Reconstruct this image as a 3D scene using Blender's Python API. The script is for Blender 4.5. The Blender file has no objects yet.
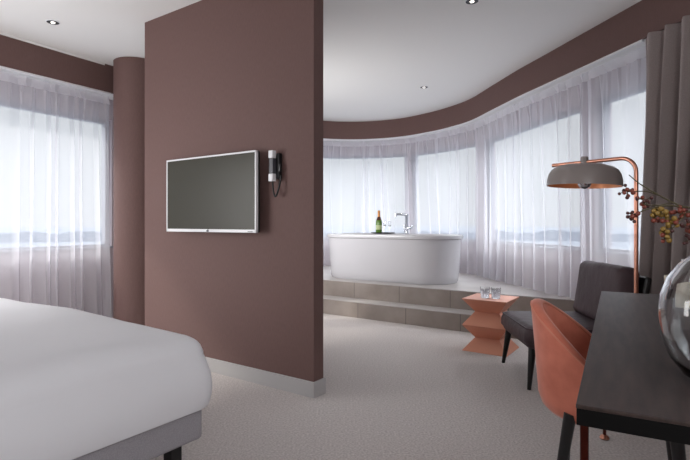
import bpy, bmesh, math, random
from mathutils import Vector, Matrix, noise

random.seed(7)
PI = math.pi
SC = bpy.context.scene
COL = SC.collection

# ------------------------------------------------------------------ camera
FPX = 490.0
cam_d = bpy.data.cameras.new('camera')
cam_d.sensor_width = 36.0
cam_d.lens = FPX / 690.0 * 36.0
cam_d.shift_y = -7.0 / 690.0
cam_d.clip_start = 0.05
cam_d.clip_end = 8000
cam = bpy.data.objects.new('camera', cam_d)
COL.objects.link(cam)
cam.location = (0, 0, 1.1)
cam.rotation_euler = (PI / 2, 0, 0)
SC.camera = cam

# ------------------------------------------------------------------ world: overcast sky, brighter towards the zenith
W = bpy.data.worlds.new('overcast_sky')
SC.world = W
W.use_nodes = True
nt = W.node_tree
nt.nodes.clear()
wo = nt.nodes.new('ShaderNodeOutputWorld')
wb = nt.nodes.new('ShaderNodeBackground')
tc = nt.nodes.new('ShaderNodeTexCoord')
sx = nt.nodes.new('ShaderNodeSeparateXYZ')
mr = nt.nodes.new('ShaderNodeMapRange')
mr.inputs['From Min'].default_value = 0.17
mr.inputs['From Max'].default_value = 0.62
mr.inputs['To Min'].default_value = 1.0
mr.inputs['To Max'].default_value = 8.5
mr.interpolation_type = 'SMOOTHSTEP'
nt.links.new(tc.outputs['Generated'], sx.inputs[0])
nt.links.new(sx.outputs['Z'], mr.inputs['Value'])
cm = nt.nodes.new('ShaderNodeMix')
cm.data_type = 'RGBA'
cr = nt.nodes.new('ShaderNodeMapRange')
cr.inputs['From Min'].default_value = 0.15
cr.inputs['From Max'].default_value = 0.6
nt.links.new(sx.outputs['Z'], cr.inputs['Value'])
nt.links.new(cr.outputs[0], cm.inputs['Factor'])
cm.inputs['A'].default_value = (0.93, 0.965, 1.0, 1)
cm.inputs['B'].default_value = (0.97, 0.975, 1.0, 1)
nt.links.new(cm.outputs['Result'], wb.inputs['Color'])
nt.links.new(mr.outputs[0], wb.inputs['Strength'])
nt.links.new(wb.outputs[0], wo.inputs[0])

# low hazy sun from the left
sd = bpy.data.lights.new('sun', 'SUN')
sd.energy = 3.0
sd.angle = math.radians(4)
sd.color = (1.0, 0.93, 0.84)
sun = bpy.data.objects.new('sun', sd)
COL.objects.link(sun)
sdir = Vector((1.0, 0.10, -0.62)).normalized()      # travel direction of the light
sun.rotation_euler = sdir.to_track_quat('-Z', 'Y').to_euler()
sun.location = (-20, -2, 12)


def area(name, loc, direction, sx_, sy_, energy, color):
    d = bpy.data.lights.new(name, 'AREA')
    d.shape = 'RECTANGLE'
    d.size, d.size_y, d.energy, d.color = sx_, sy_, energy, color
    o = bpy.data.objects.new(name, d)
    o.location = loc
    o.rotation_euler = Vector(direction).normalized().to_track_quat('-Z', 'Y').to_euler()
    COL.objects.link(o)
    return o


area('fill_behind_camera', (0.3, -0.9, 1.7), (-0.45, 0.75, 0.25), 2.0, 1.4, 62, (0.98, 0.98, 1.0))  # added fill behind the camera, not a lamp of the room
area('fill_left', (-3.15, 2.5, 1.25), (1.0, 0.85, 0.0), 1.3, 1.2, 50, (1.0, 0.985, 0.97))  # added fill out of view on the left, no bedside lamp stands here
area('fill_behind_partition', (-1.15, 5.35, 1.35), (0.85, 0.45, 0.12), 1.2, 0.9, 40, (0.99, 0.985, 0.98))  # added fill hidden behind the partition, brightens the tub and steps

SC.view_settings.view_transform = 'Standard'
SC.view_settings.look = 'None'
SC.view_settings.gamma = 1.0
SC.view_settings.use_curve_mapping = False
SC.view_settings.exposure = -0.30
SC.cycles.max_bounces = 12
SC.cycles.diffuse_bounces = 6
SC.cycles.transmission_bounces = 10
SC.cycles.transparent_max_bounces = 24
SC.cycles.sample_clamp_indirect = 6.0
SC.cycles.use_denoising = True
SC.cycles.caustics_reflective = False
SC.cycles.caustics_refractive = False

# ------------------------------------------------------------------ materials


def lin(c):
    c = c / 255.0
    return c / 12.92 if c <= 0.04045 else ((c + 0.055) / 1.055) ** 2.4


def rgb(r, g, b):
    return (lin(r), lin(g), lin(b), 1.0)


def mat(name, color, rough=0.6, metal=0.0, bump=None, vary=None, **kw):
    """bump=(scale, strength, distance)  vary=(scale, color2, detail[, stretch xyz])"""
    m = bpy.data.materials.new(name)
    m.use_nodes = True
    t = m.node_tree
    p = t.nodes['Principled BSDF']
    p.inputs['Base Color'].default_value = color
    p.inputs['Roughness'].default_value = rough
    p.inputs['Metallic'].default_value = metal
    for k, v in kw.items():
        p.inputs[k.replace('_', ' ')].default_value = v
    co = t.nodes.new('ShaderNodeTexCoord')
    if vary:
        mp = t.nodes.new('ShaderNodeMapping')
        if len(vary) > 3:
            mp.inputs['Scale'].default_value = vary[3]
        t.links.new(co.outputs['Object'], mp.inputs['Vector'])
        n = t.nodes.new('ShaderNodeTexNoise')
        n.inputs['Scale'].default_value = vary[0]
        n.inputs['Detail'].default_value = vary[2]
        t.links.new(mp.outputs[0], n.inputs['Vector'])
        r = t.nodes.new('ShaderNodeValToRGB')
        r.color_ramp.elements[0].position = 0.32
        r.color_ramp.elements[1].position = 0.68
        r.color_ramp.elements[0].color = color
        r.color_ramp.elements[1].color = vary[1]
        t.links.new(n.outputs['Fac'], r.inputs['Fac'])
        t.links.new(r.outputs['Color'], p.inputs['Base Color'])
    if bump:
        n2 = t.nodes.new('ShaderNodeTexNoise')
        n2.inputs['Scale'].default_value = bump[0]
        n2.inputs['Detail'].default_value = 4
        t.links.new(co.outputs['Object'], n2.inputs['Vector'])
        b = t.nodes.new('ShaderNodeBump')
        b.inputs['Strength'].default_value = bump[1]
        b.inputs['Distance'].default_value = bump[2]
        t.links.new(n2.outputs['Fac'], b.inputs['Height'])
        t.links.new(b.outputs['Normal'], p.inputs['Normal'])
    return m


def sheer_mat(name, color, opac_face, opac_edge):
    m = bpy.data.materials.new(name)
    m.use_nodes = True
    t = m.node_tree
    t.nodes.clear()
    out = t.nodes.new('ShaderNodeOutputMaterial')
    tr = t.nodes.new('ShaderNodeBsdfTransparent')
    tl = t.nodes.new('ShaderNodeBsdfTranslucent')
    df = t.nodes.new('ShaderNodeBsdfDiffuse')
    tl.inputs['Color'].default_value = color
    df.inputs['Color'].default_value = color
    m1 = t.nodes.new('ShaderNodeMixShader')
    m1.inputs[0].default_value = 0.5
    t.links.new(tl.outputs[0], m1.inputs[1])
    t.links.new(df.outputs[0], m1.inputs[2])
    lw = t.nodes.new('ShaderNodeLayerWeight')
    lw.inputs['Blend'].default_value = 0.5
    rm = t.nodes.new('ShaderNodeMapRange')
    rm.inputs['To Min'].default_value = opac_face
    rm.inputs['To Max'].default_value = opac_edge
    t.links.new(lw.outputs['Facing'], rm.inputs['Value'])
    m2 = t.nodes.new('ShaderNodeMixShader')
    t.links.new(rm.outputs[0], m2.inputs[0])
    t.links.new(tr.outputs[0], m2.inputs[1])
    t.links.new(m1.outputs[0], m2.inputs[2])
    t.links.new(m2.outputs[0], out.inputs[0])
    return m


def pane_mat():
    m = bpy.data.materials.new('window_glass')
    m.use_nodes = True
    t = m.node_tree
    t.nodes.clear()
    out = t.nodes.new('ShaderNodeOutputMaterial')
    tr = t.nodes.new('ShaderNodeBsdfTransparent')
    tr.inputs['Color'].default_value = (0.97, 0.985, 0.99, 1)
    gl = t.nodes.new('ShaderNodeBsdfGlossy')
    gl.inputs['Roughness'].default_value = 0.02
    mx = t.nodes.new('ShaderNodeMixShader')
    mx.inputs[0].default_value = 0.006
    t.links.new(tr.outputs[0], mx.inputs[1])
    t.links.new(gl.outputs[0], mx.inputs[2])
    t.links.new(mx.outputs[0], out.inputs[0])
    return m


def glass_mat(name, color, rough=0.0):
    m = mat(name, color, rough)
    p = m.node_tree.nodes['Principled BSDF']
    p.inputs['Transmission Weight'].default_value = 1.0
    p.inputs['IOR'].default_value = 1.45
    return m


def emit_mat(name, color, s):
    m = mat(name, color)
    p = m.node_tree.nodes['Principled BSDF']
    p.inputs['Emission Color'].default_value = color
    p.inputs['Emission Strength'].default_value = s
    return m


def tile_mat(name, c1, c2, grout, w, h, rough):
    """stone tiles, joints in object space: x by w, z by h"""
    m = mat(name, c1, rough, vary=(3.2, c2, 8))
    t = m.node_tree
    p = t.nodes['Principled BSDF']
    ramp = [n for n in t.nodes if n.type == 'VALTORGB'][0]
    co = t.nodes.new('ShaderNodeTexCoord')
    s = t.nodes.new('ShaderNodeSeparateXYZ')
    t.links.new(co.outputs['Object'], s.inputs[0])
    # shift the joints of the two risers against each other
    zz = t.nodes.new('ShaderNodeMath'); zz.operation = 'GREATER_THAN'; zz.inputs[1].default_value = 0.19
    t.links.new(s.outputs['Z'], zz.inputs[0])
    ad = t.nodes.new('ShaderNodeMath'); ad.operation = 'MULTIPLY_ADD'; ad.inputs[1].default_value = 0.33 * w
    t.links.new(zz.outputs[0], ad.inputs[0])
    t.links.new(s.outputs['X'], ad.inputs[2])
    fr = t.nodes.new('ShaderNodeMath'); fr.operation = 'PINGPONG'; fr.inputs[1].default_value = w / 2
    t.links.new(ad.outputs[0], fr.inputs[0])
    l1 = t.nodes.new('ShaderNodeMath'); l1.operation = 'LESS_THAN'; l1.inputs[1].default_value = 0.0035
    t.links.new(fr.outputs[0], l1.inputs[0])
    mx = t.nodes.new('ShaderNodeMix'); mx.data_type = 'RGBA'
    t.links.new(l1.outputs[0], mx.inputs['Factor'])
    t.links.new(ramp.outputs[0], mx.inputs['A'])
    mx.inputs['B'].default_value = grout
    t.links.new(mx.outputs['Result'], p.inputs['Base Color'])
    return m


M = dict(
    brown=mat('brown_wallcovering', rgb(106, 80, 76), 0.75, vary=(180, rgb(100, 75, 71), 2, (1, 1, 0.15)), bump=(400, 0.15, 0.001)),
    white=mat('white_ceiling_paint', rgb(228, 227, 225), 0.9),
    extwall=mat('window_wall_mauve', rgb(172, 162, 167), 0.8),
    frame=mat('window_frame_grey', rgb(150, 152, 160), 0.5),
    skirting=mat('grey_skirting_paint', rgb(176, 174, 174), 0.5),
    pane=pane_mat(),
    carpet=mat('beige_carpet', rgb(176, 168, 165), 0.95, vary=(90, rgb(212, 205, 202), 6), bump=(160, 0.6, 0.01)),
    stone=tile_mat('stone_riser_tile', rgb(128, 118, 112), rgb(152, 142, 135), rgb(95, 88, 84), 0.62, 1, 0.45),
    stonetop=mat('pale_stone_top', rgb(166, 160, 158), 0.38, vary=(3, rgb(182, 177, 175), 6)),
    sheer=sheer_mat('sheer_voile', (0.90, 0.89, 0.935, 1), 0.36, 0.74),
    heading=sheer_mat('sheer_heading_tape', (0.91, 0.90, 0.94, 1), 0.6, 0.9),
    drape=mat('taupe_drape_fabric', rgb(158, 147, 145), 0.9, vary=(240, rgb(144, 133, 131), 3), bump=(500, 0.2, 0.001)),
    linen=mat('white_bed_linen', rgb(226, 226, 230), 0.85, bump=(9, 0.12, 0.02)),
    bedbase=mat('grey_bed_base_fabric', rgb(168, 165, 170), 0.9, vary=(260, rgb(150, 147, 152), 3), bump=(500, 0.2, 0.001)),
    blackleg=mat('black_lacquered_wood', rgb(22, 21, 22), 0.35),
    tvframe=mat('tv_silver_white_bezel', rgb(225, 225, 228), 0.3),
    tvback=mat('tv_black_plastic', rgb(20, 20, 21), 0.5),
    screen=mat('tv_dark_screen', rgb(50, 47, 35), 0.35, Specular_IOR_Level=0.25),
    black=mat('black_plastic', rgb(24, 24, 26), 0.45),
    greydark=mat('dark_grey_plastic', rgb(70, 70, 76), 0.45),
    whitep=mat('white_plastic', rgb(225, 225, 228), 0.4),
    acryl=mat('white_tub_acrylic', rgb(200, 199, 203), 0.14),
    chrome=mat('chrome', rgb(205, 208, 214), 0.08, 1.0),
    copper=mat('polished_copper', rgb(206, 146, 124), 0.28, 1.0),
    coppersat=mat('copper_lacquered_steel', rgb(226, 160, 134), 0.4, 0.4),
    shadededge=mat('desk_edge_in_shade', rgb(9, 8, 8), 0.7, Specular_IOR_Level=0.15),  # near-black stands in for the shade on the desk's unlit sides
    shadedcopper=mat('copper_in_shade', rgb(92, 44, 36), 0.3, 1.0),  # copper of the desk legs, darkened to paint in their shade
    velvetpiping=mat('pale_rust_piping', rgb(214, 136, 112), 0.6),
    velvet=mat('rust_velvet', rgb(220, 130, 106), 0.75, vary=(14, rgb(204, 114, 90), 4), Sheen_Weight=0.5, Sheen_Roughness=0.35),
    leather=mat('aubergine_leather', rgb(72, 58, 62), 0.55, Specular_IOR_Level=0.3, bump=(14, 0.35, 0.02)),
    desk=mat('dark_stained_oak', rgb(66, 52, 48), 0.5, vary=(9, rgb(42, 33, 31), 8, (6, 0.7, 1)), Specular_IOR_Level=0.35, bump=(60, 0.08, 0.002)),
    shade=mat('grey_enamel_lampshade', rgb(142, 133, 130), 0.3),
    shadein=mat('copper_shade_lining', rgb(214, 150, 112), 0.4, 0.4),
    bottle=glass_mat('green_bottle_glass', rgb(86, 140, 60), 0.05),
    bottlebody=mat('dark_green_bottle', rgb(92, 128, 52), 0.12),
    foil=mat('copper_orange_foil', rgb(190, 128, 74), 0.3, 0.7),
    foildark=mat('dark_foil_collar', rgb(74, 34, 26), 0.35, 0.3),
    label=mat('pale_green_label', rgb(190, 202, 150), 0.6),
    clear=glass_mat('clear_glass', (0.97, 0.98, 0.98, 1)),
    smoke=glass_mat('smoky_vase_glass', (0.92, 0.93, 0.94, 1)),
    stem=mat('brown_green_twig', rgb(74, 66, 40), 0.7),
    greenstem=mat('green_wet_stem', rgb(74, 92, 38), 0.5),
    berrydark=mat('dark_maroon_berry', rgb(72, 34, 32), 0.4),
    berryred=mat('rust_red_berry', rgb(122, 56, 42), 0.4),
    berryolive=mat('olive_yellow_berry', rgb(132, 104, 44), 0.45),
    cream=mat('cream_ceramic', rgb(226, 218, 200), 0.5),
    paper=mat('cream_card', rgb(228, 224, 206), 0.8),
    lampglow=emit_mat('downlight_glow', (1, 0.95, 0.88, 1), 3.0),
    land=mat('hazy_distant_land', rgb(88, 94, 102), 1.0, vary=(0.01, rgb(97, 103, 111), 4), Specular_IOR_Level=0.0),
    ridge=mat('hazy_distant_trees', rgb(68, 76, 86), 1.0, Specular_IOR_Level=0.0),
)

# ------------------------------------------------------------------ mesh helpers


def obj(name, bm, material, parent=None, smooth=None, loc=None, rz=0.0):
    bmesh.ops.recalc_face_normals(bm, faces=bm.faces)
    me = bpy.data.meshes.new(name)
    bm.to_mesh(me)
    bm.free()
    if isinstance(material, (list, tuple)):
        for mm in material:
            me.materials.append(mm)
    else:
        me.materials.append(material)
    o = bpy.data.objects.new(name, me)
    COL.objects.link(o)
    if parent:
        o.parent = parent
    if loc is not None:
        o.location = loc
    o.rotation_euler.z = rz
    if smooth is not None:
        for p in me.polygons:
            p.use_smooth = True
        if smooth < 180:
            me.set_sharp_from_angle(angle=math.radians(smooth))
    return o


def empty(name, loc=(0, 0, 0), rz=0.0):
    o = bpy.data.objects.new(name, None)
    o.empty_display_size = 0.1
    o.location = loc
    o.rotation_euler.z = rz
    COL.objects.link(o)
    return o


def tag(o, label, cat, group=None, kind=None):
    o['label'] = label
    o['category'] = cat
    if group:
        o['group'] = group
    if kind:
        o['kind'] = kind
    return o


def struct(o):
    o['kind'] = 'structure'
    return o


def box(bm, c, s, rot=None, bev=0.0, seg=2):
    r = bmesh.ops.create_cube(bm, size=1.0)
    vs = r['verts']
    bmesh.ops.scale(bm, vec=s, verts=vs)
    if bev > 0:
        es = list({e for v in vs for e in v.link_edges})
        rb = bmesh.ops.bevel(bm, geom=es, offset=bev, segments=seg, affect='EDGES', profile=0.5)
        vs = list({v for f in rb['faces'] for v in f.verts} | {v for v in vs if v.is_valid})
    if rot is not None:
        bmesh.ops.rotate(bm, cent=(0, 0, 0), matrix=rot, verts=vs)
    bmesh.ops.translate(bm, vec=c, verts=vs)
    return vs


def tube(bm, pts, rad, n=10, cap=True, closed=False):
    pts = [Vector(p) for p in pts]
    k = len(pts)
    rads = rad if isinstance(rad, (list, tuple)) else [rad] * k
    rings = []
    up = None
    for i, p in enumerate(pts):
        if closed:
            d = pts[(i + 1) % k] - pts[i - 1]
        else:
            d = pts[min(i + 1, k - 1)] - pts[max(i - 1, 0)]
        d.normalize()
        if up is None:
            up = Vector((0, 0, 1)) if abs(d.z) < 0.9 else Vector((1, 0, 0))
        a = d.cross(up)
        if a.length < 1e-6:
            a = d.orthogonal()
        a.normalize()
        b = a.cross(d).normalized()
        up = b
        rings.append([bm.verts.new(p + (a * math.cos(2 * PI * j / n) + b * math.sin(2 * PI * j / n)) * rads[i]) for j in range(n)])
    for i in range(k if closed else k - 1):
        r0, r1 = rings[i], rings[(i + 1) % k]
        for j in range(n):
            bm.faces.new((r0[j], r0[(j + 1) % n], r1[(j + 1) % n], r1[j]))
    if cap and not closed:
        bm.faces.new(rings[0][::-1])
        bm.faces.new(rings[-1])


def lathe(bm, prof, n=40, c=(0, 0, 0), sx_=1.0, sy_=1.0):
    c = Vector(c)
    rings = []
    for r, z in prof:
        if r < 1e-5:
            rings.append([bm.verts.new(c + Vector((0, 0, z)))])
        else:
            rings.append([bm.verts.new(c + Vector((r * math.cos(2 * PI * j / n) * sx_, r * math.sin(2 * PI * j / n) * sy_, z))) for j in range(n)])
    for a, b in zip(rings[:-1], rings[1:]):
        if len(a) == 1 and len(b) == 1:
            continue
        for j in range(n):
            if len(a) == 1:
                bm.faces.new((a[0], b[j], b[(j + 1) % n]))
            elif len(b) == 1:
                bm.faces.new((a[j], a[(j + 1) % n], b[0]))
            else:
                bm.faces.new((a[j], a[(j + 1) % n], b[(j + 1) % n], b[j]))


def prism(bm, poly, z0, z1):
    lo = [bm.verts.new((x, y, z0)) for x, y in poly]
    hi = [bm.verts.new((x, y, z1)) for x, y in poly]
    bm.faces.new(lo[::-1])
    bm.faces.new(hi)
    n = len(poly)
    for i in range(n):
        bm.faces.new((lo[i], lo[(i + 1) % n], hi[(i + 1) % n], hi[i]))


def grid(bm, nu, nv, f):
    vs = [[bm.verts.new(f(i / nu, j / nv)) for j in range(nv + 1)] for i in range(nu + 1)]
    for i in range(nu):
        for j in range(nv):
            bm.faces.new((vs[i][j], vs[i + 1][j], vs[i + 1][j + 1], vs[i][j + 1]))
    return vs


def P(px, py, depth):
    """world point seen at a pixel at a given depth from the viewpoint"""
    return Vector(((px - 345) / FPX * depth, depth, 1.1 + (223 - py) / FPX * depth))


U = Vector((-0.823, 0.568))
V = Vector((0.568, 0.823))
ANG = math.atan2(-0.568, 0.823)      # local x = -U, local y = V
CEIL = 2.78

# ------------------------------------------------------------------ wall path (plan), clockwise: left, tip, right
KEYS = [(-6.37, -1.26), (-4.83, 1.32), (-3.60, 3.38), (-3.04, 4.317), (-2.486, 5.243), (-1.95, 6.14), (-1.45, 6.95), (-0.98, 7.60), (-0.36, 8.04),
        (0.25, 8.12), (0.85, 7.90), (1.28, 7.45), (1.50, 7.10), (1.69, 6.66), (1.80, 5.98), (1.90, 5.35), (1.97, 5.02),
        (2.12, 4.28), (2.24, 3.69), (2.33, 3.28), (2.50, 2.40), (2.68, 1.40), (2.90, 0.10), (3.12, -1.26)]


def catmull(keys, step=0.02):
    pts = []
    k = [Vector(p) for p in keys]
    k = [k[0] * 2 - k[1]] + k + [k[-1] * 2 - k[-2]]
    for i in range(1, len(k) - 2):
        p0, p1, p2, p3 = k[i - 1:i + 3]
        n = max(2, int((p2 - p1).length / step))
        for j in range(n):
            t = j / n
            pts.append(0.5 * ((2 * p1) + (p2 - p0) * t + (2 * p0 - 5 * p1 + 4 * p2 - p3) * t * t + (3 * p1 - p0 - 3 * p2 + p3) * t ** 3))
    pts.append(k[-2].copy())
    return pts


PATH = catmull(KEYS)
# smooth a little so that offsets stay clean
for _ in range(30):
    PATH = [PATH[0]] + [(PATH[i - 1] + PATH[i] * 2 + PATH[i + 1]) / 4 for i in range(1, len(PATH) - 1)] + [PATH[-1]]
ARC = [0.0]
for a, b in zip(PATH[:-1], PATH[1:]):
    ARC.append(ARC[-1] + (b - a).length)
LEN = ARC[-1]
import bisect


def at(s, off=0.0):
    s = min(max(s, 0.0), LEN - 1e-6)
    i = min(bisect.bisect_right(ARC, s) - 1, len(PATH) - 2)
    t = (s - ARC[i]) / (ARC[i + 1] - ARC[i])
    p = PATH[i].lerp(PATH[i + 1], t)
    j0, j1 = max(i - 3, 0), min(i + 4, len(PATH) - 1)
    d = (PATH[j1] - PATH[j0]).normalized()
    return p + Vector((-d.y, d.x)) * off


def s_px(px, off=0.0, right=True):
    """arc length where the offset path crosses the viewing ray of a pixel column"""
    k = (px - 345) / FPX
    best, bs = 1e9, 0
    s = 8.5 if right else 0.5
    end = LEN - 1.0 if right else 8.5
    while s < end:
        p = at(s, off)
        e = abs(p.x - k * p.y)
        if p.y > 0.5 and e < best:
            best, bs = e, s
        s += 0.01
    return bs


def sweep(bm, s0, s1, o0, o1, z0, z1, step=0.06):
    """solid strip following the wall path"""
    n = max(1, int((s1 - s0) / step))
    rings = []
    for i in range(n + 1):
        s = s0 + (s1 - s0) * i / n
        a, b = at(s, o0), at(s, o1)
        rings.append([bm.verts.new((a.x, a.y, z0)), bm.verts.new((b.x, b.y, z0)), bm.verts.new((b.x, b.y, z1)), bm.verts.new((a.x, a.y, z1))])
    for r0, r1 in zip(rings[:-1], rings[1:]):
        for j in range(4):
            bm.faces.new((r0[j], r0[(j + 1) % 4], r1[(j + 1) % 4], r1[j]))
    bm.faces.new(rings[0][::-1])
    bm.faces.new(rings[-1])


def swept(name, material, parent, *segs):
    bm = bmesh.new()
    for s in segs:
        sweep(bm, *s)
    return obj(name, bm, material, parent, smooth=30)


WIN_O, WIN_I = 0.46, 0.28            # window wall between these offsets
SILL, HEAD = 0.82, 2.26
S_COL = s_px(112.7, 0, right=False)
S_TIP = s_px(330, 0)

# floor and ceiling
outer = [at(LEN * i / 160, 0.40) for i in range(161)]
bm = bmesh.new()
prism(bm, [(p.x, p.y) for p in outer], -0.12, 0.0)
struct(obj('floor', bm, M['carpet']))
bm = bmesh.new()
prism(bm, [(p.x, p.y) for p in outer], CEIL, CEIL + 0.15)
struct(obj('ceiling', bm, M['white']))
# back wall behind the viewpoint
bm = bmesh.new()
a, b = at(0, 0.45), at(LEN, 0.45)
prism(bm, [(a.x, a.y), (b.x, b.y), (b.x, b.y - 0.15), (a.x, a.y - 0.15)], -0.1, CEIL + 0.1)
struct(obj('wall_back', bm, M['brown']))

# window openings by arc length (start, end)
w_left0 = 1.2
w_left1 = s_px(112, WIN_I, right=False)
m1a, m1b = s_px(407, WIN_I), s_px(410.5, WIN_I)
m2a, m2b = s_px(476, WIN_I), s_px(484, WIN_I)
m3a, m3b = s_px(580, WIN_I), s_px(595, WIN_I)
m4a, m4b = LEN - 3.0, LEN - 0.7  # unseen opening added for light from the right and vase reflections
wr_end = s_px(700, WIN_I)
w_tip0 = s_px(330, WIN_I) - 0.7
mid_l = (w_left0 + w_left1) / 2 - 0.8
OPEN = [(w_left0, mid_l - 0.07), (mid_l + 0.07, w_left1), (w_tip0, m1a), (m1b, m2a), (m2b, m3a), (m3b, wr_end), (m4a, m4b)]
# low wall, lintel and piers
half = (w_left1 + w_tip0) / 2
struct(swept('wall_left', M['extwall'], None, (0, half, WIN_I, WIN_O, 0, SILL), (0, half, WIN_I, WIN_O, HEAD, CEIL),
             (0, w_left0, WIN_I, WIN_O, SILL, HEAD), (OPEN[0][1], OPEN[1][0], WIN_I, WIN_O, SILL, HEAD), (w_left1, half, WIN_I, WIN_O, SILL, HEAD)))
struct(swept('wall_right', M['extwall'], None, (half, LEN, WIN_I, WIN_O, 0, SILL), (half, LEN, WIN_I, WIN_O, HEAD, CEIL),
             (half, w_tip0, WIN_I, WIN_O, SILL, HEAD), (m1a, m1b, WIN_I, WIN_O, SILL, HEAD), (m2a, m2b, WIN_I, WIN_O, SILL, HEAD),
             (m3a, m3b, WIN_I, WIN_O, SILL, HEAD), (wr_end, m4a, WIN_I, WIN_O, SILL, HEAD), (m4b, LEN, WIN_I, WIN_O, SILL, HEAD)))
for i, (s0, s1) in enumerate(OPEN):
    e = struct(empty('window_%d' % (i + 1), (0, 0, 0)))
    f = 0.045
    swept('window_frame', M['frame'], e, (s0, s1, 0.33, 0.40, SILL, SILL + f), (s0, s1, 0.33, 0.40, HEAD - f, HEAD),
          (s0, s0 + f, 0.33, 0.40, SILL + f, HEAD - f), (s1 - f, s1, 0.33, 0.40, SILL + f, HEAD - f))
    swept('pane', M['pane'], e, (s0 + f, s1 - f, 0.362, 0.368, SILL + f, HEAD - f))
    swept('window_sill', M['frame'], e, (s0, s1, 0.255, 0.33, SILL, SILL + 0.02))

# brown pelmet band under the ceiling, white curtain track below it
struct(swept('trim_1', M['brown'], None, (0, LEN, 0.0, 0.03, 2.49, CEIL)))
struct(swept('trim_2', M['white'], None, (0, LEN, 0.03, WIN_I, 2.49, 2.51)))
struct(swept('trim_3', M['white'], None, (0, S_COL - 0.1, -0.008, 0.0, CEIL - 0.018, CEIL)))


def track(s0, s1, label):
    tag(swept('curtain_track', M['whitep'], None, (s0, s1, 0.006, 0.03, 2.472, 2.489)), label, 'curtain track')


track(0.3, S_COL - 0.02, 'white curtain track above the sheer curtain on the left by the bed')
track(half, s_px(647, 0.02) - 0.03, 'white curtain track curving round the bathtub bay and the right window')

# round column at the end of the left window
bm = bmesh.new()
lathe(bm, [(0, 0), (0.235, 0), (0.235, CEIL), (0, CEIL)], 64)
struct(obj('wall_column', bm, M['brown'], smooth=40, loc=(-2.19, 5.18, 0)))

# partition with the television
NC = Vector((-0.197, 3.085))
PL, PT = 1.80, 0.10
pe = Vector((NC.x, NC.y))
bm = bmesh.new()
box(bm, (-PL / 2, PT / 2, (CEIL + 0.0) / 2), (PL, PT, CEIL))
struct(obj('wall_partition', bm, M['brown'], loc=(NC.x, NC.y, 0), rz=ANG))
bm = bmesh.new()
T = 0.012
box(bm, (-PL / 2, -T / 2, 0.05), (PL, T, 0.10), bev=0.003)
box(bm, (T / 2, PT / 2 - T / 2 + T / 2, 0.05), (T, PT + 2 * T, 0.10), bev=0.003)
box(bm, (-PL / 2, PT + T / 2, 0.05), (PL, T, 0.10), bev=0.003)
struct(obj('baseboard_partition', bm, M['skirting'], loc=(NC.x, NC.y, 0), rz=ANG))

# ------------------------------------------------------------------ stone bath platform (two steps)
C_UP, C_LO = 4.986, 4.755


def to_local(p):
    return Vector((-(p.x * U.x + p.y * U.y), p.x * V.x + p.y * V.y))


def platform_poly(c, off):
    pts = []
    for i in range(900):
        p = at(LEN * i / 899, off)
        q = to_local(p)
        if q.y > c:
            pts.append(q)
    a, b = pts[0].copy(), pts[-1].copy()
    a.y = c
    b.y = c
    pts = [a] + pts[::6] + [pts[-1], b]
    return [(p.x, p.y) for p in pts]


pl = platform_poly(C_UP, 0.27)
bm = bmesh.new()
prism(bm, pl, 0, 0.372)
plat = struct(obj('platform', bm, M['stone'], rz=ANG))
bm = bmesh.new()
prism(bm, [(x, y if y > C_UP + 0.001 else C_UP - 0.004) for x, y in pl], 0.372, 0.38)
obj('platform_top', bm, M['stonetop'], plat)
x0 = pl[0][0]
x1 = pl[-1][0] + 0.02
bm = bmesh.new()
prism(bm, [(x0, C_LO), (x1, C_LO), (x1, C_UP), (x0, C_UP)], 0, 0.175)
stp = struct(obj('step', bm, M['stone'], rz=ANG))
bm = bmesh.new()
prism(bm, [(x0, C_LO - 0.004), (x1, C_LO - 0.004), (x1, C_UP), (x0, C_UP)], 0.175, 0.183)
obj('step_top', bm, M['stonetop'], stp)

# ------------------------------------------------------------------ distant land outside
bm = bmesh.new()
lathe(bm, [(0, -36), (5200, -36)], 64)
tag(obj('distant_land', bm, M['land']), 'hazy flat land far below the windows', 'landscape', kind='stuff')
bm = bmesh.new()
N = 720
ring0 = []
for i in range(N):
    a = 2 * PI * i / N
    h = 6 + 14 * abs(noise.noise((math.cos(a) * 14, math.sin(a) * 14, 3))) + 8 * max(0, noise.noise((math.cos(a) * 60, math.sin(a) * 60, 1)))
    R_ = 1100
    ring0.append((bm.verts.new((math.cos(a) * R_, math.sin(a) * R_, -36)), bm.verts.new((math.cos(a) * (R_ + 30), math.sin(a) * (R_ + 30), -36 + h + 8)),
                  bm.verts.new((math.cos(a) * (R_ + 90), math.sin(a) * (R_ + 90), -36))))
for i in range(N):
    p, q = ring0[i], ring0[(i + 1) % N]
    bm.faces.new((p[0], q[0], q[1], p[1]))
    bm.faces.new((p[1], q[1], q[2], p[2]))
tag(obj('distant_treeline', bm, M['ridge']), 'blue grey hazy line of trees on the horizon', 'trees', kind='stuff')

# ------------------------------------------------------------------ curtains


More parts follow.
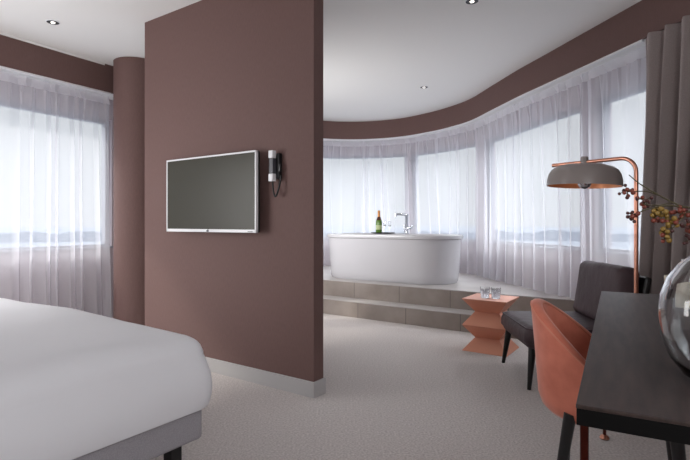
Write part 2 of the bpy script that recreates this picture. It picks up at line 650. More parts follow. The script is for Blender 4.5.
def curtain(name, s0, s1, off, zb, zt, lam, amp, material, seed, jitter=0.5, step=0.006, nz=16, bunch=0.5, pinch=None, thick=None, parent=None):
    bm = bmesh.new()
    n = int((s1 - s0) / step)
    cols = []
    rnd = random.Random(seed)
    o1, o2 = rnd.random() * 50, rnd.random() * 50
    for i in range(n + 1):
        s = s0 + (s1 - s0) * i / n
        col_ = []
        zbv = zb(s) if callable(zb) else zb
        for j in range(nz + 1):
            t = j / nz                                # 0 bottom .. 1 top
            z = zbv + (zt - zbv) * t
            drop = 1 - t
            ph = 2 * PI * (s / lam + jitter * 1.4 * noise.noise((s * 1.7 + o1, drop * 0.35, 0)))
            big = 0.55 + 0.9 * abs(noise.noise((s * 0.9 + o2, drop * 0.5, 5)))
            d = amp * (0.60 + 0.75 * drop ** 0.6) * big * (math.sin(ph) + 0.16 * math.sin(2 * ph + o1))
            if pinch:
                pw = max(0.0, 1 - drop / 0.09)
                pp = abs(math.sin(PI * s / pinch))
                d = d * (1 - 0.5 * pw) - 0.026 * pw * (1 - min(1, pp * 1.8))
            ov = 0.5 + 1.3 * abs(noise.noise((s * 1.3 + o1, 3.3, drop * 0.3)))
            tang = bunch * lam * (0.30 * math.sin(ph * 0.5 + 1.1) + 0.17 * ov * math.sin(2 * ph)) * (0.35 + 0.65 * min(1, drop * 5)) + 0.012 * noise.noise((s * 3 + o2, drop * 2.2, 9)) * drop
            p = at(s + tang, off + d)
            col_.append(bm.verts.new((p.x, p.y, z)))
        cols.append(col_)
    for a, b in zip(cols[:-1], cols[1:]):
        for j in range(nz):
            bm.faces.new((a[j], b[j], b[j + 1], a[j + 1]))
    return obj(name, bm, material, parent, smooth=180)


s_plat = s_px(570, 0.1)


def zb_right(s):
    q = to_local(at(s, 0.10))
    return 0.386 if q.y > C_UP - 0.03 else 0.015


def sheer(s0, s1, zb, seed, label, lam, amp):
    root = empty('sheer_curtain', tuple(at((s0 + s1) / 2, 0.1)) + (0,))
    inv = root.matrix_basis.inverted()
    off = 0.105
    c = curtain('voile', s0, s1, off, zb, 2.385, lam, amp, M['sheer'], seed, pinch=0.105, jitter=0.75)
    h = curtain('heading_tape', s0, s1, off, 2.385, 2.472, lam, amp * 0.35, M['heading'], seed, nz=3)
    bmh = bmesh.new()
    for k in (c, h):
        k.parent = root
        k.matrix_parent_inverse = Matrix.Translation(-root.location)
    bmh.free()
    # turned hem along the bottom
    hm = curtain('hem', s0, s1, off, zb, lambda s: 0, lam, amp, M['heading'], seed, nz=1) if False else None
    tag(root, label, 'curtain', 'white voile sheer curtains')
    return root


S_DRAPE = s_px(647, 0.02)
sheer(0.5, S_COL + 0.03, 0.015, 3, 'white sheer curtain on the left window beside the bed', 0.15, 0.036)
sheer(half - 0.2, S_DRAPE + 0.12, zb_right, 11, 'long white sheer curtain curving behind the bathtub and floor lamp', 0.20, 0.040)
dr = curtain('heavy_curtain', S_DRAPE, LEN - 2.4, -0.02, 0.015, 2.487, 0.14, 0.10, M['drape'], 5, jitter=0.35, bunch=0.45, nz=12)
tag(dr, 'heavy taupe curtain hanging in deep folds on the far right', 'curtain')

# ------------------------------------------------------------------ bed
BC = Vector((-0.519, 1.945))          # corner of the duvet nearest the partition and the gangway
# local frame: x along -U (towards the gangway edge), y along V
bed = empty('double_bed', (BC.x, BC.y, 0), ANG)


def duvet(w, l, z0, z1, rv, rh):
    bm = bmesh.new()
    bmesh.ops.create_cube(bm, size=2.0)
    bmesh.ops.subdivide_edges(bm, edges=bm.edges[:], cuts=55, use_grid_fill=True)
    rp = 0.10
    sgn = lambda q: 1.0 if q >= 0 else -1.0
    dens = lambda u: sgn(u) * (1 - (1 - abs(u)) ** 1.7) if abs(u) < 1 else u
    for v in bm.verts:
        on_top = v.co.z > 0.999
        x, y = dens(v.co.x) * w / 2, dens(v.co.y) * l / 2
        t = (v.co.z + 1) / 2
        qx, qy = max(abs(x) - (w / 2 - rp), 0), max(abs(y) - (l / 2 - rp), 0)
        h = math.hypot(qx, qy)
        if h > rp:
            qx, qy = qx * rp / h, qy * rp / h
            x = sgn(x) * (w / 2 - rp + qx)
            y = sgn(y) * (l / 2 - rp + qy)
        RR_ = rp
        ax, ay = max(abs(x) - (w / 2 - RR_), 0), max(abs(y) - (l / 2 - RR_), 0)
        d = max(0.0, RR_ - math.hypot(ax, ay))
        if ax == 0 and ay == 0:
            d = RR_ + min(w / 2 - RR_ - abs(x), l / 2 - RR_ - abs(y))
        xe = w / 2 - x                                  # distance from the foot edge
        top = z1 - 0.05 * math.exp(-((w / 2 + x) / 0.55)) - 0.012 * math.exp(-(xe / 0.38)) + 0.012 * min(1, d / 0.22)
        top += noise.noise((x * 1.9, y * 2.6, 1.0)) * 0.012 + noise.noise((x * 5, y * 4, 8.0)) * 0.004
        edge = top - rv
        if on_top:
            q = min(1.0, d / rh)
            z = edge + rv * math.sqrt(max(0, 1 - (1 - q) ** 2)) ** 0.9
        else:
            z = z0 + (edge - z0) * t
        k = t if not on_top else 1
        bul = 0.026 * math.sin(PI * min(1, 0.15 + 0.85 * k) ** 0.9) if not on_top else 0.0
        side = 0 if on_top else 1
        wob = noise.noise((x * 4, y * 4, z * 2.0)) * 0.014 + noise.noise((x * 11, y * 11, z * 3.0)) * 0.005
        if side:
            if abs(y) > l / 2 - rp:
                y += sgn(y) * (bul + wob * math.sin(PI * k))
            if abs(x) > w / 2 - rp:
                x += sgn(x) * (bul + wob * math.sin(PI * k))
        v.co = (x - w / 2, y - l / 2, z)
    return bm


o = obj('duvet', duvet(2.06, 2.10, 0.385, 0.682, 0.085, 0.135), M['linen'], bed, smooth=180)
bm = bmesh.new()
box(bm, (-1.03, -1.05, 0.325), (2.00, 2.04, 0.15), bev=0.015, seg=3)
obj('bed_base', bm, M['bedbase'], bed, smooth=40)
for x in (-0.10, -1.96):
    for y in (-0.12, -1.98):
        bm = bmesh.new()
        box(bm, (x, y, 0.125), (0.05, 0.05, 0.25), bev=0.004)
        obj('leg', bm, M['blackleg'], bed)
tag(bed, 'double bed with plain white duvet over a grey upholstered base', 'bed')

# ------------------------------------------------------------------ television on the partition
tvc = NC + U * ((0.429 + 1.412) / 2 - 0.012) - V * 0.07
tv = empty('television', (tvc.x, tvc.y, 1.31), ANG)
TW, TH = 0.968, 0.552
bm = bmesh.new()
b_ = 0.012
box(bm, (0, 0, TH / 2 - b_ / 2), (TW, 0.022, b_), bev=0.002)
box(bm, (0, 0, -TH / 2 + 0.011), (TW, 0.022, 0.022), bev=0.002)
for s in (-1, 1):
    box(bm, (s * (TW / 2 - b_ / 2), 0, 0), (b_, 0.022, TH), bev=0.002)
obj('bezel', bm, M['tvframe'], tv)
bm = bmesh.new()
box(bm, (0, 0.001, 0.005), (TW - 0.02, 0.016, TH - 0.03))
obj('screen', bm, M['screen'], tv)
bm = bmesh.new()
box(bm, (0, 0.020, 0), (TW - 0.004, 0.022, TH - 0.004), bev=0.006)
box(bm, (0, 0.042, -0.03), (TW * 0.7, 0.03, TH * 0.65), bev=0.01)
obj('back_cover', bm, M['tvback'], tv)
bm = bmesh.new()
box(bm, (0, 0.060, 0), (0.3, 0.016, 0.25))
obj('wall_bracket', bm, M['black'], tv)
bm = bmesh.new()
box(bm, (0.0, -0.0125, -TH / 2 + 0.009), (0.022, 0.003, 0.012), bev=0.001)
box(bm, (0.004, -0.0125, -TH / 2 + 0.018), (0.008, 0.003, 0.008), bev=0.001)
obj('logo', bm, M['greydark'], tv)
bm = bmesh.new()
box(bm, (0.43, -0.0118, -TH / 2 + 0.007), (0.045, 0.002, 0.005))
obj('marking', bm, M['greydark'], tv)
tag(tv, 'flat television with thin white bezel mounted on the brown partition', 'television')

# wall telephone right of the television
tp = NC + U * 0.303
ph = empty('wall_telephone', (tp.x, tp.y, 1.475), ANG)
bm = bmesh.new()
box(bm, (0.012, -0.016, 0.0), (0.055, 0.032, 0.17), bev=0.006)
box(bm, (0.045, -0.026, -0.015), (0.016, 0.02, 0.05), bev=0.003)
obj('cradle', bm, M['black'], ph)
bm = bmesh.new()
box(bm, (-0.006, -0.046, 0.0), (0.036, 0.030, 0.102), bev=0.003)
hs = obj('handset', bm, M['greydark'], ph)
for q in (1, -1):
    bm = bmesh.new()
    box(bm, (-0.006, -0.048, q * 0.076), (0.038, 0.034, 0.050), bev=0.0025)
    obj('end_cap', bm, M['whitep'], ph)
bm = bmesh.new()
pts = []
for i in range(41):
    t = i / 40
    a = t * PI
    pts.append((-0.020 + 0.075 * t, -0.03 - 0.012 * math.sin(a), -0.085 - 0.125 * math.sin(a) ** 0.8 + 0.02 * t))
tube(bm, pts, 0.006, 8)
obj('cord', bm, M['black'], ph, smooth=60)
tag(ph, 'small black and white wall telephone beside the television', 'telephone')

# ------------------------------------------------------------------ downlights


def downlight(px, py, label, lit):
    y = (CEIL - 1.1) * FPX / (223 - py)
    x = (px - 345) / FPX * y
    root = empty('downlight', (x, y, CEIL))
    bm = bmesh.new()
    lathe(bm, [(0.047, 0.0), (0.052, 0.0), (0.052, -0.004), (0.047, -0.005), (0.047, 0.0)], 32)
    obj('ring', bm, M['whitep'], root, smooth=30)
    bm = bmesh.new()
    lathe(bm, [(0.047, -0.0005), (0.047, -0.0045), (0.0, -0.0035), (0.0, -0.0005), (0.047, -0.0005)], 32)
    obj('housing', bm, M['black'], root, smooth=30)
    bm = bmesh.new()
    lathe(bm, [(0, -0.003), (0.017, -0.004), (0.014, -0.009), (0.0, -0.011)], 24)
    obj('bulb', bm, M['lampglow'], root, smooth=60)
    if lit:
        d = bpy.data.lights.new('downlight_beam', 'SPOT')
        d.energy = lit
        d.spot_size = math.radians(100)
        d.spot_blend = 1.0
        d.shadow_soft_size = 0.03
        d.color = (1, 0.93, 0.84)
        l = bpy.data.objects.new('downlight_beam', d)
        l.parent = root
        l.location = (0, 0, -0.02)
        COL.objects.link(l)
    tag(root, label, 'ceiling light', 'recessed ceiling downlights')


downlight(53, 22, 'round recessed downlight in the ceiling left of the partition', 6)
downlight(472, 1.0, 'round recessed downlight in the ceiling at the top edge, nearest right of the partition', 6)
downlight(424, 87, 'small round recessed downlight in the ceiling above the bathtub', 6)

# ------------------------------------------------------------------ bathtub
TC = Vector((0.60, 6.33))
tub = empty('bathtub', (TC.x, TC.y, 0.38), ANG)


def stadium(hl, r, n=18, yo=0.0):
    pts = []
    for k in range(n + 1):
        a = -PI / 2 + PI * k / n
        pts.append((hl - r + r * math.cos(a), r * math.sin(a) + yo))
    for k in range(n + 1):
        a = PI / 2 + PI * k / n
        pts.append((-hl + r + r * math.cos(a), r * math.sin(a) + yo))
    return pts


def loft(bm, rings, cap0=True, cap1=True):
    R_ = [[bm.verts.new((x, y, z)) for x, y in pts] for pts, z in rings]
    n = len(R_[0])
    for a, b in zip(R_[:-1], R_[1:]):
        for j in range(n):
            bm.faces.new((a[j], a[(j + 1) % n], b[(j + 1) % n], b[j]))
    if cap0:
        bm.faces.new(R_[0][::-1])
    if cap1:
        bm.faces.new(R_[-1])


HL, RR = 0.922, 0.40
bm = bmesh.new()
rings = []
for z, ins in ((0.0, 0.060), (0.02, 0.045), (0.10, 0.034), (0.25, 0.022), (0.45, 0.010), (0.525, 0.006)):
    rings.append((stadium(HL - ins, RR - ins), z))
loft(bm, rings, True, True)
obj('apron', bm, M['acryl'], tub, smooth=50)
bm = bmesh.new()
rings = [(stadium(HL - .004, RR - .004), 0.527), (stadium(HL + .012, RR + .012), 0.53), (stadium(HL + .018, RR + .018), 0.545), (stadium(HL + .012, RR + .012), 0.572), (stadium(HL, RR), 0.578),
         (stadium(HL - .09, RR - .09), 0.576), (stadium(HL - .105, RR - .105), 0.560), (stadium(HL - .14, RR - .13), 0.30), (stadium(HL - .24, RR - .2), 0.12), (stadium(HL - .4, RR - .3), 0.09)]
loft(bm, rings, False, True)
obj('basin_rim', bm, M['acryl'], tub, smooth=50)
tag(tub, 'white oval freestanding bathtub on the stone platform', 'bathtub')


def on_tub(x, y):
    c, s = math.cos(ANG), math.sin(ANG)
    return Vector((TC.x + x * c - y * s, TC.y + x * s + y * c))


def px_of(p):
    return 345 + FPX * p.x / p.y


def tub_x_for(px, y):
    best = None
    for i in range(-90, 91):
        e = abs(px_of(on_tub(i / 100, y)) - px)
        if best is None or e < best[0]:
            best = (e, i / 100)
    return best[1]


# faucet on the rear rim
fx = tub_x_for(406.5, 0.35)
fp = on_tub(fx, 0.352)
fau = empty('bath_faucet', (fp.x, fp.y, 0.38 + 0.577), ANG)
bm = bmesh.new()
lathe(bm, [(0, 0), (0.032, 0), (0.032, 0.01), (0.022, 0.014), (0.021, 0.235), (0.023, 0.24), (0.023, 0.26), (0, 0.264)], 20)
obj('column', bm, M['chrome'], fau, smooth=40)
bm = bmesh.new()
tube(bm, [(0, 0, 0.245), (-0.05, -0.03, 0.258), (-0.10, -0.06, 0.262), (-0.125, -0.08, 0.255)], [0.017, 0.016, 0.016, 0.018], 12)
lathe(bm, [(0, 0.232), (0.017, 0.232), (0.017, 0.272), (0, 0.272)], 16, c=(-0.125, -0.08, 0))
obj('spout', bm, M['chrome'], fau, smooth=50)
bm = bmesh.new()
tube(bm, [(0, 0, 0.07), (0.03, 0, 0.075), (0.065, 0, 0.085)], [0.020, 0.020, 0.023], 12)
tube(bm, [(0.06, 0, 0.085), (0.09, 0, 0.115)], [0.008, 0.006], 10)
obj('handle', bm, M['chrome'], fau, smooth=50)
bm = bmesh.new()
tube(bm, [(-0.032, -0.01, 0.02), (-0.032, -0.01, 0.12)], [0.008, 0.010], 10)
tube(bm, [(-0.032, -0.01, 0.06), (0, 0, 0.06)], 0.006, 8)
obj('hand_shower', bm, M['chrome'], fau, smooth=50)
tag(fau, 'chrome bath faucet rising from the rear rim of the bathtub', 'faucet')

# tray, champagne bottle and flutes
RIM = 0.38 + 0.579
ty = 0.325
tx0, tx1 = tub_x_for(371, ty), tub_x_for(395, ty)
tm = (tx0 + tx1) / 2
tpnt = on_tub(tm, ty)
bm = bmesh.new()
hw = (tx1 - tx0) / 2
lathe(bm, [(0, 0.0), (0.92, 0.0), (1.0, 0.010), (0.985, 0.012), (0.92, 0.004), (0, 0.004)], 40, sx_=hw, sy_=0.085)
tray = obj('serving_tray', bm, M['black'], smooth=40, loc=(tpnt.x, tpnt.y, RIM), rz=ANG)
tag(tray, 'oval black tray on the rear rim of the bathtub', 'tray')
bp = on_tub(tub_x_for(379, ty), ty)
bot = empty('champagne_bottle', (bp.x, bp.y, RIM + 0.0045))
bm = bmesh.new()
lathe(bm, [(0, 0), (0.040, 0), (0.043, 0.006), (0.043, 0.15), (0.040, 0.172), (0.028, 0.20), (0.018, 0.225), (0.0155, 0.24), (0.0145, 0.275), (0, 0.275)], 28)
obj('bottle_body', bm, M['bottlebody'], bot, smooth=40)
bm = bmesh.new()
lathe(bm, [(0.0385, 0.176), (0.029, 0.2005), (0.019, 0.2255), (0.0185, 0.222), (0.028, 0.198), (0.0385, 0.176)], 28)
obj('foil_collar', bm, M['foildark'], bot, smooth=40)
bm = bmesh.new()
lathe(bm, [(0.0195, 0.2245), (0.0172, 0.24), (0.0165, 0.285), (0.019, 0.290), (0.0185, 0.302), (0.012, 0.310), (0, 0.311)], 24)
obj('foil_neck', bm, M['foil'], bot, smooth=40)
bm = bmesh.new()
lathe(bm, [(0.0438, 0.045), (0.0442, 0.046), (0.0442, 0.105), (0.0438, 0.106)], 28)
obj('label', bm, M['label'], bot, smooth=40)
tag(bot, 'green champagne bottle with orange foil neck on the black tray', 'bottle')


def flute(px, label):
    p = on_tub(tub_x_for(px, ty), ty)
    bm = bmesh.new()
    lathe(bm, [(0, 0), (0.026, 0.001), (0.026, 0.003), (0.004, 0.008), (0.003, 0.07), (0.010, 0.082), (0.021, 0.105), (0.023, 0.135), (0.021, 0.165), (0.0195, 0.165), (0.0215, 0.135), (0.0195, 0.107), (0.0, 0.086)], 20)
    tag(obj('wine_glass', bm, M['clear'], smooth=60, loc=(p.x, p.y, RIM + 0.0045)), label, 'glass', 'wine glasses on the tray')


flute(384.7, 'clear stemmed glass on the black tray, next to the champagne bottle')
flute(389.5, 'clear stemmed glass on the black tray, farther from the bottle and nearer the faucet')

# ------------------------------------------------------------------ copper zigzag side table
TBC = Vector((1.275, 4.28))
bm = bmesh.new()
w0, w1 = 0.19, 0.105
sq = lambda w: [(-w, -w), (w, -w), (w, w), (-w, w)]
loft(bm, [(sq(w0), 0.0), (sq(w0), 0.003), (sq(w1), 0.111), (sq(w0), 0.221), (sq(w0), 0.225), (sq(w1), 0.334), (sq(w0), 0.444), (sq(w0), 0.45)])
zt = obj('side_table', bm, M['coppersat'], loc=(TBC.x, TBC.y, 0), rz=ANG)
tag(zt, 'copper side table with zigzag angular body at the platform steps', 'table')


def tumbler(px, y, label):
    p = Vector(((px - 345) / FPX * y, y))
    bm = bmesh.new()
    lathe(bm, [(0, 0), (0.033, 0), (0.036, 0.004), (0.040, 0.095), (0.0375, 0.095), (0.034, 0.012), (0, 0.011)], 28)
    tag(obj('water_glass', bm, M['clear'], smooth=50, loc=(p.x, p.y, 0.4505)), label, 'glass', 'water glasses on the copper table')


tumbler(485, 4.26, 'clear water glass on the copper side table, left of the pair')
tumbler(496, 4.22, 'clear water glass on the copper side table, right of the pair')

# ------------------------------------------------------------------ armchair


def leg_bm(top, foot, r0, r1, n=14):
    bm = bmesh.new()
    tube(bm, [top, foot], [r0, r1], n)
    return bm


AR = math.radians(-3)
arm = empty('armchair', (1.53, 3.53, 0), AR)         # local -x is the front
bm = bmesh.new()
box(bm, (0.0, 0, 0.333), (0.65, 0.68, 0.16), bev=0.062, seg=6)
for v in bm.verts:
    k = (1 - min(1, (v.co.x / 0.32) ** 2)) * (1 - min(1, (v.co.y / 0.335) ** 2))
    if v.co.z > 0.38:
        v.co.z += 0.02 * k
    if v.co.z < 0.30:
        v.co.x *= 0.965
        v.co.y *= 0.965
obj('seat', bm, M['leather'], arm, smooth=60)
bm = bmesh.new()
loop = [(x * 0.309, y * 0.324, 0.397) for x, y in ((-1, -.9), (-.9, -1), (.9, -1), (1, -.9), (1, .9), (.9, 1), (-.9, 1), (-1, .9))]
tube(bm, loop, 0.006, 6, closed=True)
obj('piping', bm, M['leather'], arm, smooth=60)
bm = bmesh.new()
rot = Matrix.Rotation(math.radians(10), 3, 'Y')
box(bm, (0.325, 0, 0.605), (0.14, 0.66, 0.41), rot, bev=0.052, seg=6)
bmesh.ops.subdivide_edges(bm, edges=[e for e in bm.edges if e.calc_length() > 0.15], cuts=9, use_grid_fill=True)
for v in bm.verts:
    v.co.x -= 0.02 * (1 - min(1, (v.co.y / 0.33) ** 2)) * (1 if v.co.x < 0.33 else 0)
    v.co.z += 0.012 * noise.noise((v.co.y * 5, v.co.x * 5, 2)) * (v.co.z > 0.7)
    v.co.x += 0.010 * noise.noise((v.co.y * 9 + v.co.z * 6, v.co.z * 3, 4))
obj('backrest', bm, M['leather'], arm, smooth=60)
bm = bmesh.new()
box(bm, (0.428, 0, 0.52), (0.05, 0.64, 0.46), rot, bev=0.018, seg=3)
obj('back_shell', bm, M['blackleg'], arm, smooth=60)
for sxn in (-1, 1):
    for syn in (-1, 1):
        bm = leg_bm((sxn * 0.265, syn * 0.275, 0.275), (sxn * 0.30, syn * 0.315, 0.0), 0.026, 0.013)
        obj('leg', bm, M['blackleg'], arm, smooth=60)
tag(arm, 'dark aubergine leather lounge chair with black tapered legs behind the desk chair', 'armchair')

# ------------------------------------------------------------------ rust velvet desk chair
CH = Vector((0.975, 1.80))
CF = math.atan2(-0.485, 0.874)
ch = empty('desk_chair', (CH.x, CH.y, 0), CF)       # local +x is forward, under the desk


def shell_pt(phi, r, back):
    # plan: rounded at the back, arms run forward; phi=0 points to the back (-x)
    a = abs(phi)
    s = 1 if phi >= 0 else -1
    if a <= PI / 2:
        return (-back * math.cos(a) * r / 0.25, s * r * math.sin(a))
    return ((a - PI / 2) * 0.28, s * r * (1 - 0.04 * (a - PI / 2)))


def top_z(phi):
    a = min(1.0, abs(phi) / 2.15)
    return max(0.475, 0.802 - 0.41 * a ** 1.8)


bm = bmesh.new()
NPH = 60
PM = 2.15
cols = []
for i in range(NPH + 1):
    phi = -PM + 2 * PM * i / NPH
    zt_ = top_z(phi)
    prof = []
    for z, r in ((0.432, 0.150), (0.430, 0.182), (0.436, 0.205), (0.455, 0.222), (0.49, 0.234)):
        prof.append((r, z))
    for k in range(1, 7):
        t = k / 6
        prof.append((0.234 + 0.024 * t, 0.49 + (max(zt_ - 0.02, 0.491) - 0.49) * t))
    prof += [(0.2565, zt_ - 0.007), (0.250, zt_ - 0.001), (0.236, zt_ + 0.001), (0.222, zt_ - 0.006), (0.215, zt_ - 0.02)]
    for k in range(1, 6):
        t = k / 5
        prof.append((0.215 - 0.02 * t, zt_ - 0.02 + (0.45 - zt_ + 0.02) * t))
    c = []
    for r, z in prof:
        x, y = shell_pt(phi, r, 0.265)
        if z < 0.6:
            z -= 0.032 * max(0, min(1, (0.10 - x) / 0.2)) * max(0, min(1, (0.6 - z) / 0.12))
        c.append(bm.verts.new((x, y, z)))
    cols.append(c)
for a, b in zip(cols[:-1], cols[1:]):
    n = len(a)
    for j in range(n):
        bm.faces.new((a[j], b[j], b[(j + 1) % n], a[(j + 1) % n]))
bm.faces.new(cols[0])
bm.faces.new(cols[-1][::-1])
obj('backrest', bm, M['velvet'], ch, smooth=55)
# piping along both edges of the padded rim
for nm, r, dz in (('outer_piping', 0.2575, -0.010), ('inner_piping', 0.2165, -0.015)):
    bm = bmesh.new()
    pts = []
    for i in range(NPH + 1):
        phi = -PM + 2 * PM * i / NPH
        x, y = shell_pt(phi, r, 0.265)
        pts.append((x, y, top_z(phi) + dz))
    tube(bm, pts, 0.0035, 6)
    obj(nm, bm, M['velvetpiping'], ch, smooth=60)
bm = bmesh.new()
seat_pts = []
for k in range(40):
    a = 2 * PI * k / 40
    cx, sy_ = math.cos(a), math.sin(a)
    x = 0.05 + 0.235 * math.copysign(abs(cx) ** 0.75, cx)
    y = 0.205 * math.copysign(abs(sy_) ** 0.75, sy_)
    seat_pts.append((x, y))
sc = lambda k: [((x - 0.05) * k + 0.05, y * k) for x, y in seat_pts]
loft(bm, [(sc(0.88), 0.432), (sc(0.95), 0.436), (sc(0.99), 0.448), (sc(1.0), 0.468), (sc(0.95), 0.488), (sc(0.7), 0.50), (sc(0.3), 0.502)])
obj('seat', bm, M['velvet'], ch, smooth=60)
for (tx_, ty_), (ox, oy) in (((-0.120, -0.185), (-0.185, -0.215)), ((-0.150, 0.175), (-0.170, 0.185)), ((0.185, -0.175), (0.225, -0.205)), ((0.185, 0.175), (0.225, 0.205))):
    obj('leg', leg_bm((tx_, ty_, 0.44), (ox, oy, 0.0), 0.021, 0.012), M['blackleg'], ch, smooth=60)
tag(ch, 'rust orange velvet tub chair with black legs tucked under the dark desk', 'chair')

# ------------------------------------------------------------------ desk
DK = Vector((0.446, 0.947))
dk = empty('writing_desk', (DK.x, DK.y, 0), CF)      # local x across (0.6), local y along (1.8)
DW, DL = 0.62, 1.80
bm = bmesh.new()
box(bm, (DW / 2, DL / 2, 0.746), (DW, DL, 0.008), bev=0.0015)
obj('desktop', bm, M['desk'], dk)
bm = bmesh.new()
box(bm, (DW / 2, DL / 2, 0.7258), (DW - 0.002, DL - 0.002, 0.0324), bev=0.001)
obj('shaded_edge', bm, M['shadededge'], dk)  # sides of the desktop, with their shade put into the colour
for x in (0.014, DW - 0.014):
    for y in (0.018, DL - 0.018):
        bm = bmesh.new()
        tube(bm, [(x, y, 0.71), (x, y, 0.012)], 0.008, 12)
        lg = obj('leg', bm, M['shadedcopper'], dk, smooth=60)
        bm = bmesh.new()
        lathe(bm, [(0, 0), (0.020, 0), (0.024, 0.006), (0.018, 0.016), (0.008, 0.022), (0, 0.022)], 18, c=(x, y, 0))
        obj('foot_glide', bm, M['copper'], lg, smooth=50)
tag(dk, 'dark stained wooden desk with thin copper legs at the right', 'desk')

# ------------------------------------------------------------------ floor lamp
PB = Vector((1.652, 2.78))
AE = Vector((1.356, 3.20))
lp = empty('floor_lamp', (PB.x, PB.y, 0))
dirA = (AE - PB)
armlen = dirA.length
dirA.normalize()
bm = bmesh.new()
lathe(bm, [(0, 0), (0.145, 0), (0.148, 0.004), (0.145, 0.016), (0.02, 0.022), (0.014, 0.04), (0, 0.04)], 40)
obj('base', bm, M['copper'], lp, smooth=40)
ZA = 1.475
rb = 0.085
pts = [(0, 0, 0.03), (0, 0, 0.5), (0, 0, 1.0), (0, 0, ZA - rb)]
for k in range(1, 9):
    a = PI / 2 * k / 8
    q = rb * (1 - math.cos(a))
    pts.append((dirA.x * q, dirA.y * q, ZA - rb + rb * math.sin(a)))
pts.append((dirA.x * armlen, dirA.y * armlen, ZA))
bm = bmesh.new()
tube(bm, pts, 0.0115, 14)
obj('pole', bm, M['copper'], lp, smooth=60)
tS = 0.30
sc_ = (dirA.x * tS, dirA.y * tS, ZA - 0.012)
sh = empty('lampshade_pivot', sc_)
bm = bmesh.new()
RS = 0.212
prof_o = [(0.0, 0.0), (0.06, -0.0005), (0.12, -0.006), (0.16, -0.018), (0.188, -0.038), (0.203, -0.064), (RS, -0.098), (RS + 0.002, -0.136)]
lathe(bm, prof_o + [(RS - 0.001, -0.136)] + [(max(r - 0.0035, 0), z - 0.0035) for r, z in prof_o[::-1][1:]], 56)
tilt = Matrix.Rotation(math.radians(2.2), 3, Vector((0.25, 1, 0)).normalized())
bmesh.ops.rotate(bm, cent=(0, 0, 0), matrix=tilt, verts=bm.verts)
shade = obj('lampshade', bm, [M['shade'], M['shadein']], lp, smooth=50, loc=sc_)
bpy.data.objects.remove(sh)
bm = bmesh.new()
prof_i = [(max(r - 0.0045, 0), z - 0.0045) for r, z in prof_o[:-1]] + [(RS - 0.002, -0.1355)]
lathe(bm, prof_i, 56)
bmesh.ops.rotate(bm, cent=(0, 0, 0), matrix=tilt, verts=bm.verts)
obj('shade_lining', bm, M['shadein'], shade, smooth=50)
bm = bmesh.new()
lathe(bm, [(0, -0.03), (0.018, -0.03), (0.022, -0.012), (0.022, 0.038), (0.018, 0.042), (0, 0.042)], 24, c=(sc_[0], sc_[1], sc_[2] + 0.005))
obj('shade_knob', bm, M['shade'], lp, smooth=40)
bm = bmesh.new()
lathe(bm, [(0, -0.005), (0.016, -0.005), (0.016, -0.055), (0, -0.055)], 18, c=sc_)
obj('bulb_socket', bm, M['copper'], lp, smooth=40)
bm = bmesh.new()
lathe(bm, [(0.0, -0.055), (0.014, -0.057), (0.018, -0.068), (0.036, -0.090), (0.040, -0.108), (0.040, -0.112)], 28, c=sc_)
blb = obj('bulb', bm, emit_mat('warm_bulb', (1.0, 0.74, 0.46, 1), 6.0), lp, smooth=60)
bm = bmesh.new()
lathe(bm, [(0.0403, -0.110), (0.038, -0.126), (0.028, -0.143), (0.014, -0.151), (0, -0.1535)], 28, c=sc_)
obj('mirror_tip', bm, M['chrome'], blb, smooth=60)
tag(lp, 'copper floor lamp with wide grey dome shade behind the desk', 'floor lamp')

# ------------------------------------------------------------------ vase with berry branches
VC = Vector((0.848, 1.07))
bm = bmesh.new()
outp = [(0, 0.0), (0.070, 0.0), (0.092, 0.010), (0.118, 0.045), (0.134, 0.090), (0.140, 0.140), (0.136, 0.185), (0.122, 0.225), (0.098, 0.258), (0.070, 0.282), (0.048, 0.302), (0.040, 0.322), (0.042, 0.345), (0.052, 0.368)]
inp = [(0.0492, 0.368), (0.0385, 0.345), (0.0365, 0.322), (0.044, 0.304), (0.067, 0.279), (0.0945, 0.2555), (0.1185, 0.223), (0.1325, 0.184), (0.1363, 0.140), (0.1303, 0.091), (0.1145, 0.048), (0.089, 0.016), (0.066, 0.010), (0, 0.010)]
lathe(bm, outp + inp, 64)
vs = obj('glass_vase', bm, M['smoke'], smooth=180, loc=(VC.x, VC.y, 0.7505))
tag(vs, 'large round clear glass vase on the dark desk at the right edge', 'vase')


def berry_mesh(r, material):
    bm = bmesh.new()
    bmesh.ops.create_icosphere(bm, subdivisions=2, radius=r)
    me = bpy.data.meshes.new('berry')
    bm.to_mesh(me)
    bm.free()
    me.materials.append(material)
    for p in me.polygons:
        p.use_smooth = True
    return me


BM_ = {'d': berry_mesh(0.0040, M['berrydark']), 'r': berry_mesh(0.0048, M['berryred']), 'o': berry_mesh(0.0054, M['berryolive'])}
rb_ = random.Random(3)


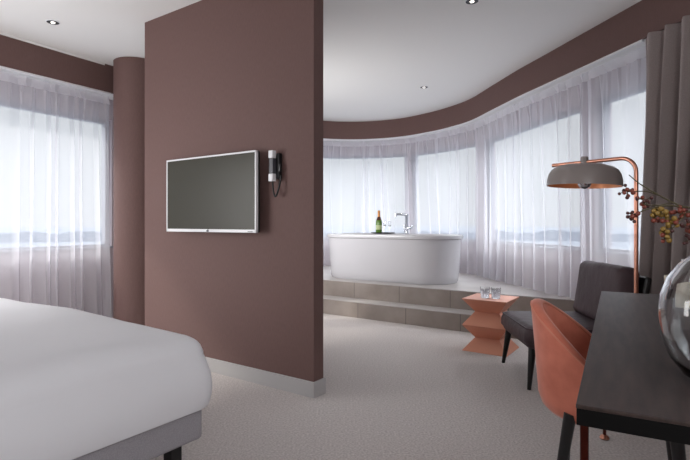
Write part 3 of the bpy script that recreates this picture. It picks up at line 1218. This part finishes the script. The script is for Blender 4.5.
def branch(label, stems, clusters):
    root = empty('berry_branch', (VC.x, VC.y, 0.765))
    o0 = Vector(root.location)
    bm = bmesh.new()
    for pts, r0, r1 in stems:
        pts = [Vector(p) - o0 for p in pts]
        # densify
        ks = [(p.x, p.y, p.z) for p in pts]
        fine = []
        k = [Vector(a) for a in ks]
        k = [k[0] * 2 - k[1]] + k + [k[-1] * 2 - k[-2]]
        for i in range(1, len(k) - 2):
            p0, p1, p2, p3 = k[i - 1:i + 3]
            for j in range(6):
                t = j / 6
                fine.append(0.5 * ((2 * p1) + (p2 - p0) * t + (2 * p0 - 5 * p1 + 4 * p2 - p3) * t * t + (3 * p1 - p0 - 3 * p2 + p3) * t ** 3))
        fine.append(k[-2])
        n = len(fine)
        tube(bm, fine, [r0 + (r1 - r0) * i / (n - 1) for i in range(n)], 7)
    twigs = []
    for (px, py, dep), spread, kinds, cnt in clusters:
        c = P(px, py, dep)
        for _ in range(cnt):
            k = rb_.choice(kinds)
            for _t in range(30):
                d = Vector((rb_.gauss(0, 1), rb_.gauss(0, 0.8), rb_.gauss(0, 1)))
                d = d.normalized() * spread * (rb_.random() ** 0.5)
                if all((c + d - q).length > 0.0095 for q in twigs):
                    break
            q = c + d
            twigs.append(q)
            b = bpy.data.objects.new('berry', BM_[k])
            b.parent = root
            b.location = q - o0
            b.scale = (1, 1, 1) if rb_.random() > 0.4 else (1.15, 1.1, 1.15)
            COL.objects.link(b)
            tube(bm, [c - o0, (c + q) / 2 - o0 + Vector((0, 0, 0.002)), q - o0], 0.0009, 5)
    obj('stem', bm, M['stem'], root, smooth=60)
    tag(root, label, 'branch', 'berry branches in the glass vase')
    return root


vb = Vector((VC.x + 0.05, VC.y - 0.03, 0.772))
nk = Vector((VC.x - 0.012, VC.y, 1.075))
n2_ = Vector((VC.x - 0.026, VC.y, 1.118))
branch('thin berry branch reaching farthest left, with small dark maroon berries',
       [([vb, nk, n2_, P(690, 208, 1.15), P(676, 204, 1.16), P(655, 193, 1.18), P(640, 184, 1.2), P(629, 175, 1.22)], 0.0028, 0.0012),
        ([P(658, 195, 1.178), P(646, 191.5, 1.19), P(633, 191.5, 1.2), P(627, 192, 1.2)], 0.0014, 0.001),
        ([P(672, 202.5, 1.165), P(660, 205, 1.17), P(648, 205, 1.18), P(643, 203, 1.18)], 0.0014, 0.001)],
       [((627, 191, 1.2), 0.020, 'dddr', 11), ((645, 201, 1.18), 0.020, 'ddr', 10)])
vb2 = Vector((VC.x + 0.02, VC.y + 0.05, 0.772))
branch('lower berry branch with dense clusters of rust and olive berries',
       [([vb2, nk + Vector((0.012, 0.012, 0)), n2_ + Vector((0.006, 0.012, -0.006)), P(690, 212, 1.13), P(678, 206.5, 1.12), P(662, 206, 1.12), P(645, 210, 1.13), P(632, 216, 1.14)], 0.0028, 0.0011),
        ([P(688, 211, 1.13), P(682, 218, 1.11), P(675, 226, 1.10), P(666, 234, 1.10)], 0.0015, 0.001)],
       [((632, 215.5, 1.14), 0.016, 'dr', 9), ((661, 215, 1.12), 0.021, 'oor', 17), ((671, 222, 1.11), 0.014, 'oor', 9), ((667, 235, 1.10), 0.018, 'oorrd', 10),
        ((681, 213, 1.12), 0.018, 'rrd', 13), ((689, 226, 1.10), 0.018, 'dr', 11), ((690, 240, 1.10), 0.014, 'd', 7)])
# a bare green stem standing in the vase
bm = bmesh.new()
tube(bm, [Vector((VC.x - 0.082, VC.y - 0.045, 0.777)), Vector((VC.x - 0.03, VC.y - 0.03, 0.83)), Vector((VC.x + 0.01, VC.y - 0.01, 0.93)), Vector((VC.x + 0.016, VC.y - 0.012, 1.09)), Vector((VC.x + 0.05, VC.y - 0.02, 1.2))], [0.0045, 0.004, 0.0038, 0.0035, 0.003], 8)
tag(obj('flower_stem', bm, M['greenstem'], smooth=60), 'green stem leaning across the bottom of the glass vase', 'stem')

# cream pot and framed card behind the vase
bp = P(675, 290, 2.06)
bm = bmesh.new()
lathe(bm, [(0, 0), (0.034, 0), (0.038, 0.004), (0.043, 0.128), (0.039, 0.128), (0.034, 0.012), (0, 0.012)], 32)
tag(obj('ceramic_pot', bm, M['cream'], smooth=50, loc=(bp.x + 0.004, 2.06, 0.7505)), 'small open cream pot on the desk behind the glass vase', 'pot')
fr = empty('framed_card', (P(697, 250, 2.1).x, 2.10, 0.7505), math.radians(-4))
bm = bmesh.new()
for x in (-0.055, 0.055):
    box(bm, (x, 0, 0.097), (0.012, 0.014, 0.194), bev=0.001)
for z in (0.006, 0.188):
    box(bm, (0, 0, z), (0.098, 0.014, 0.012), bev=0.001)
obj('frame', bm, M['whitep'], fr)
bm = bmesh.new()
box(bm, (0, 0.0, 0.097), (0.098, 0.008, 0.170))
obj('mount', bm, M['black'], fr)
bm = bmesh.new()
box(bm, (0, -0.005, 0.097), (0.084, 0.003, 0.156))
obj('card', bm, M['paper'], fr)
tag(fr, 'small white framed card standing on the desk at the right edge', 'frame')
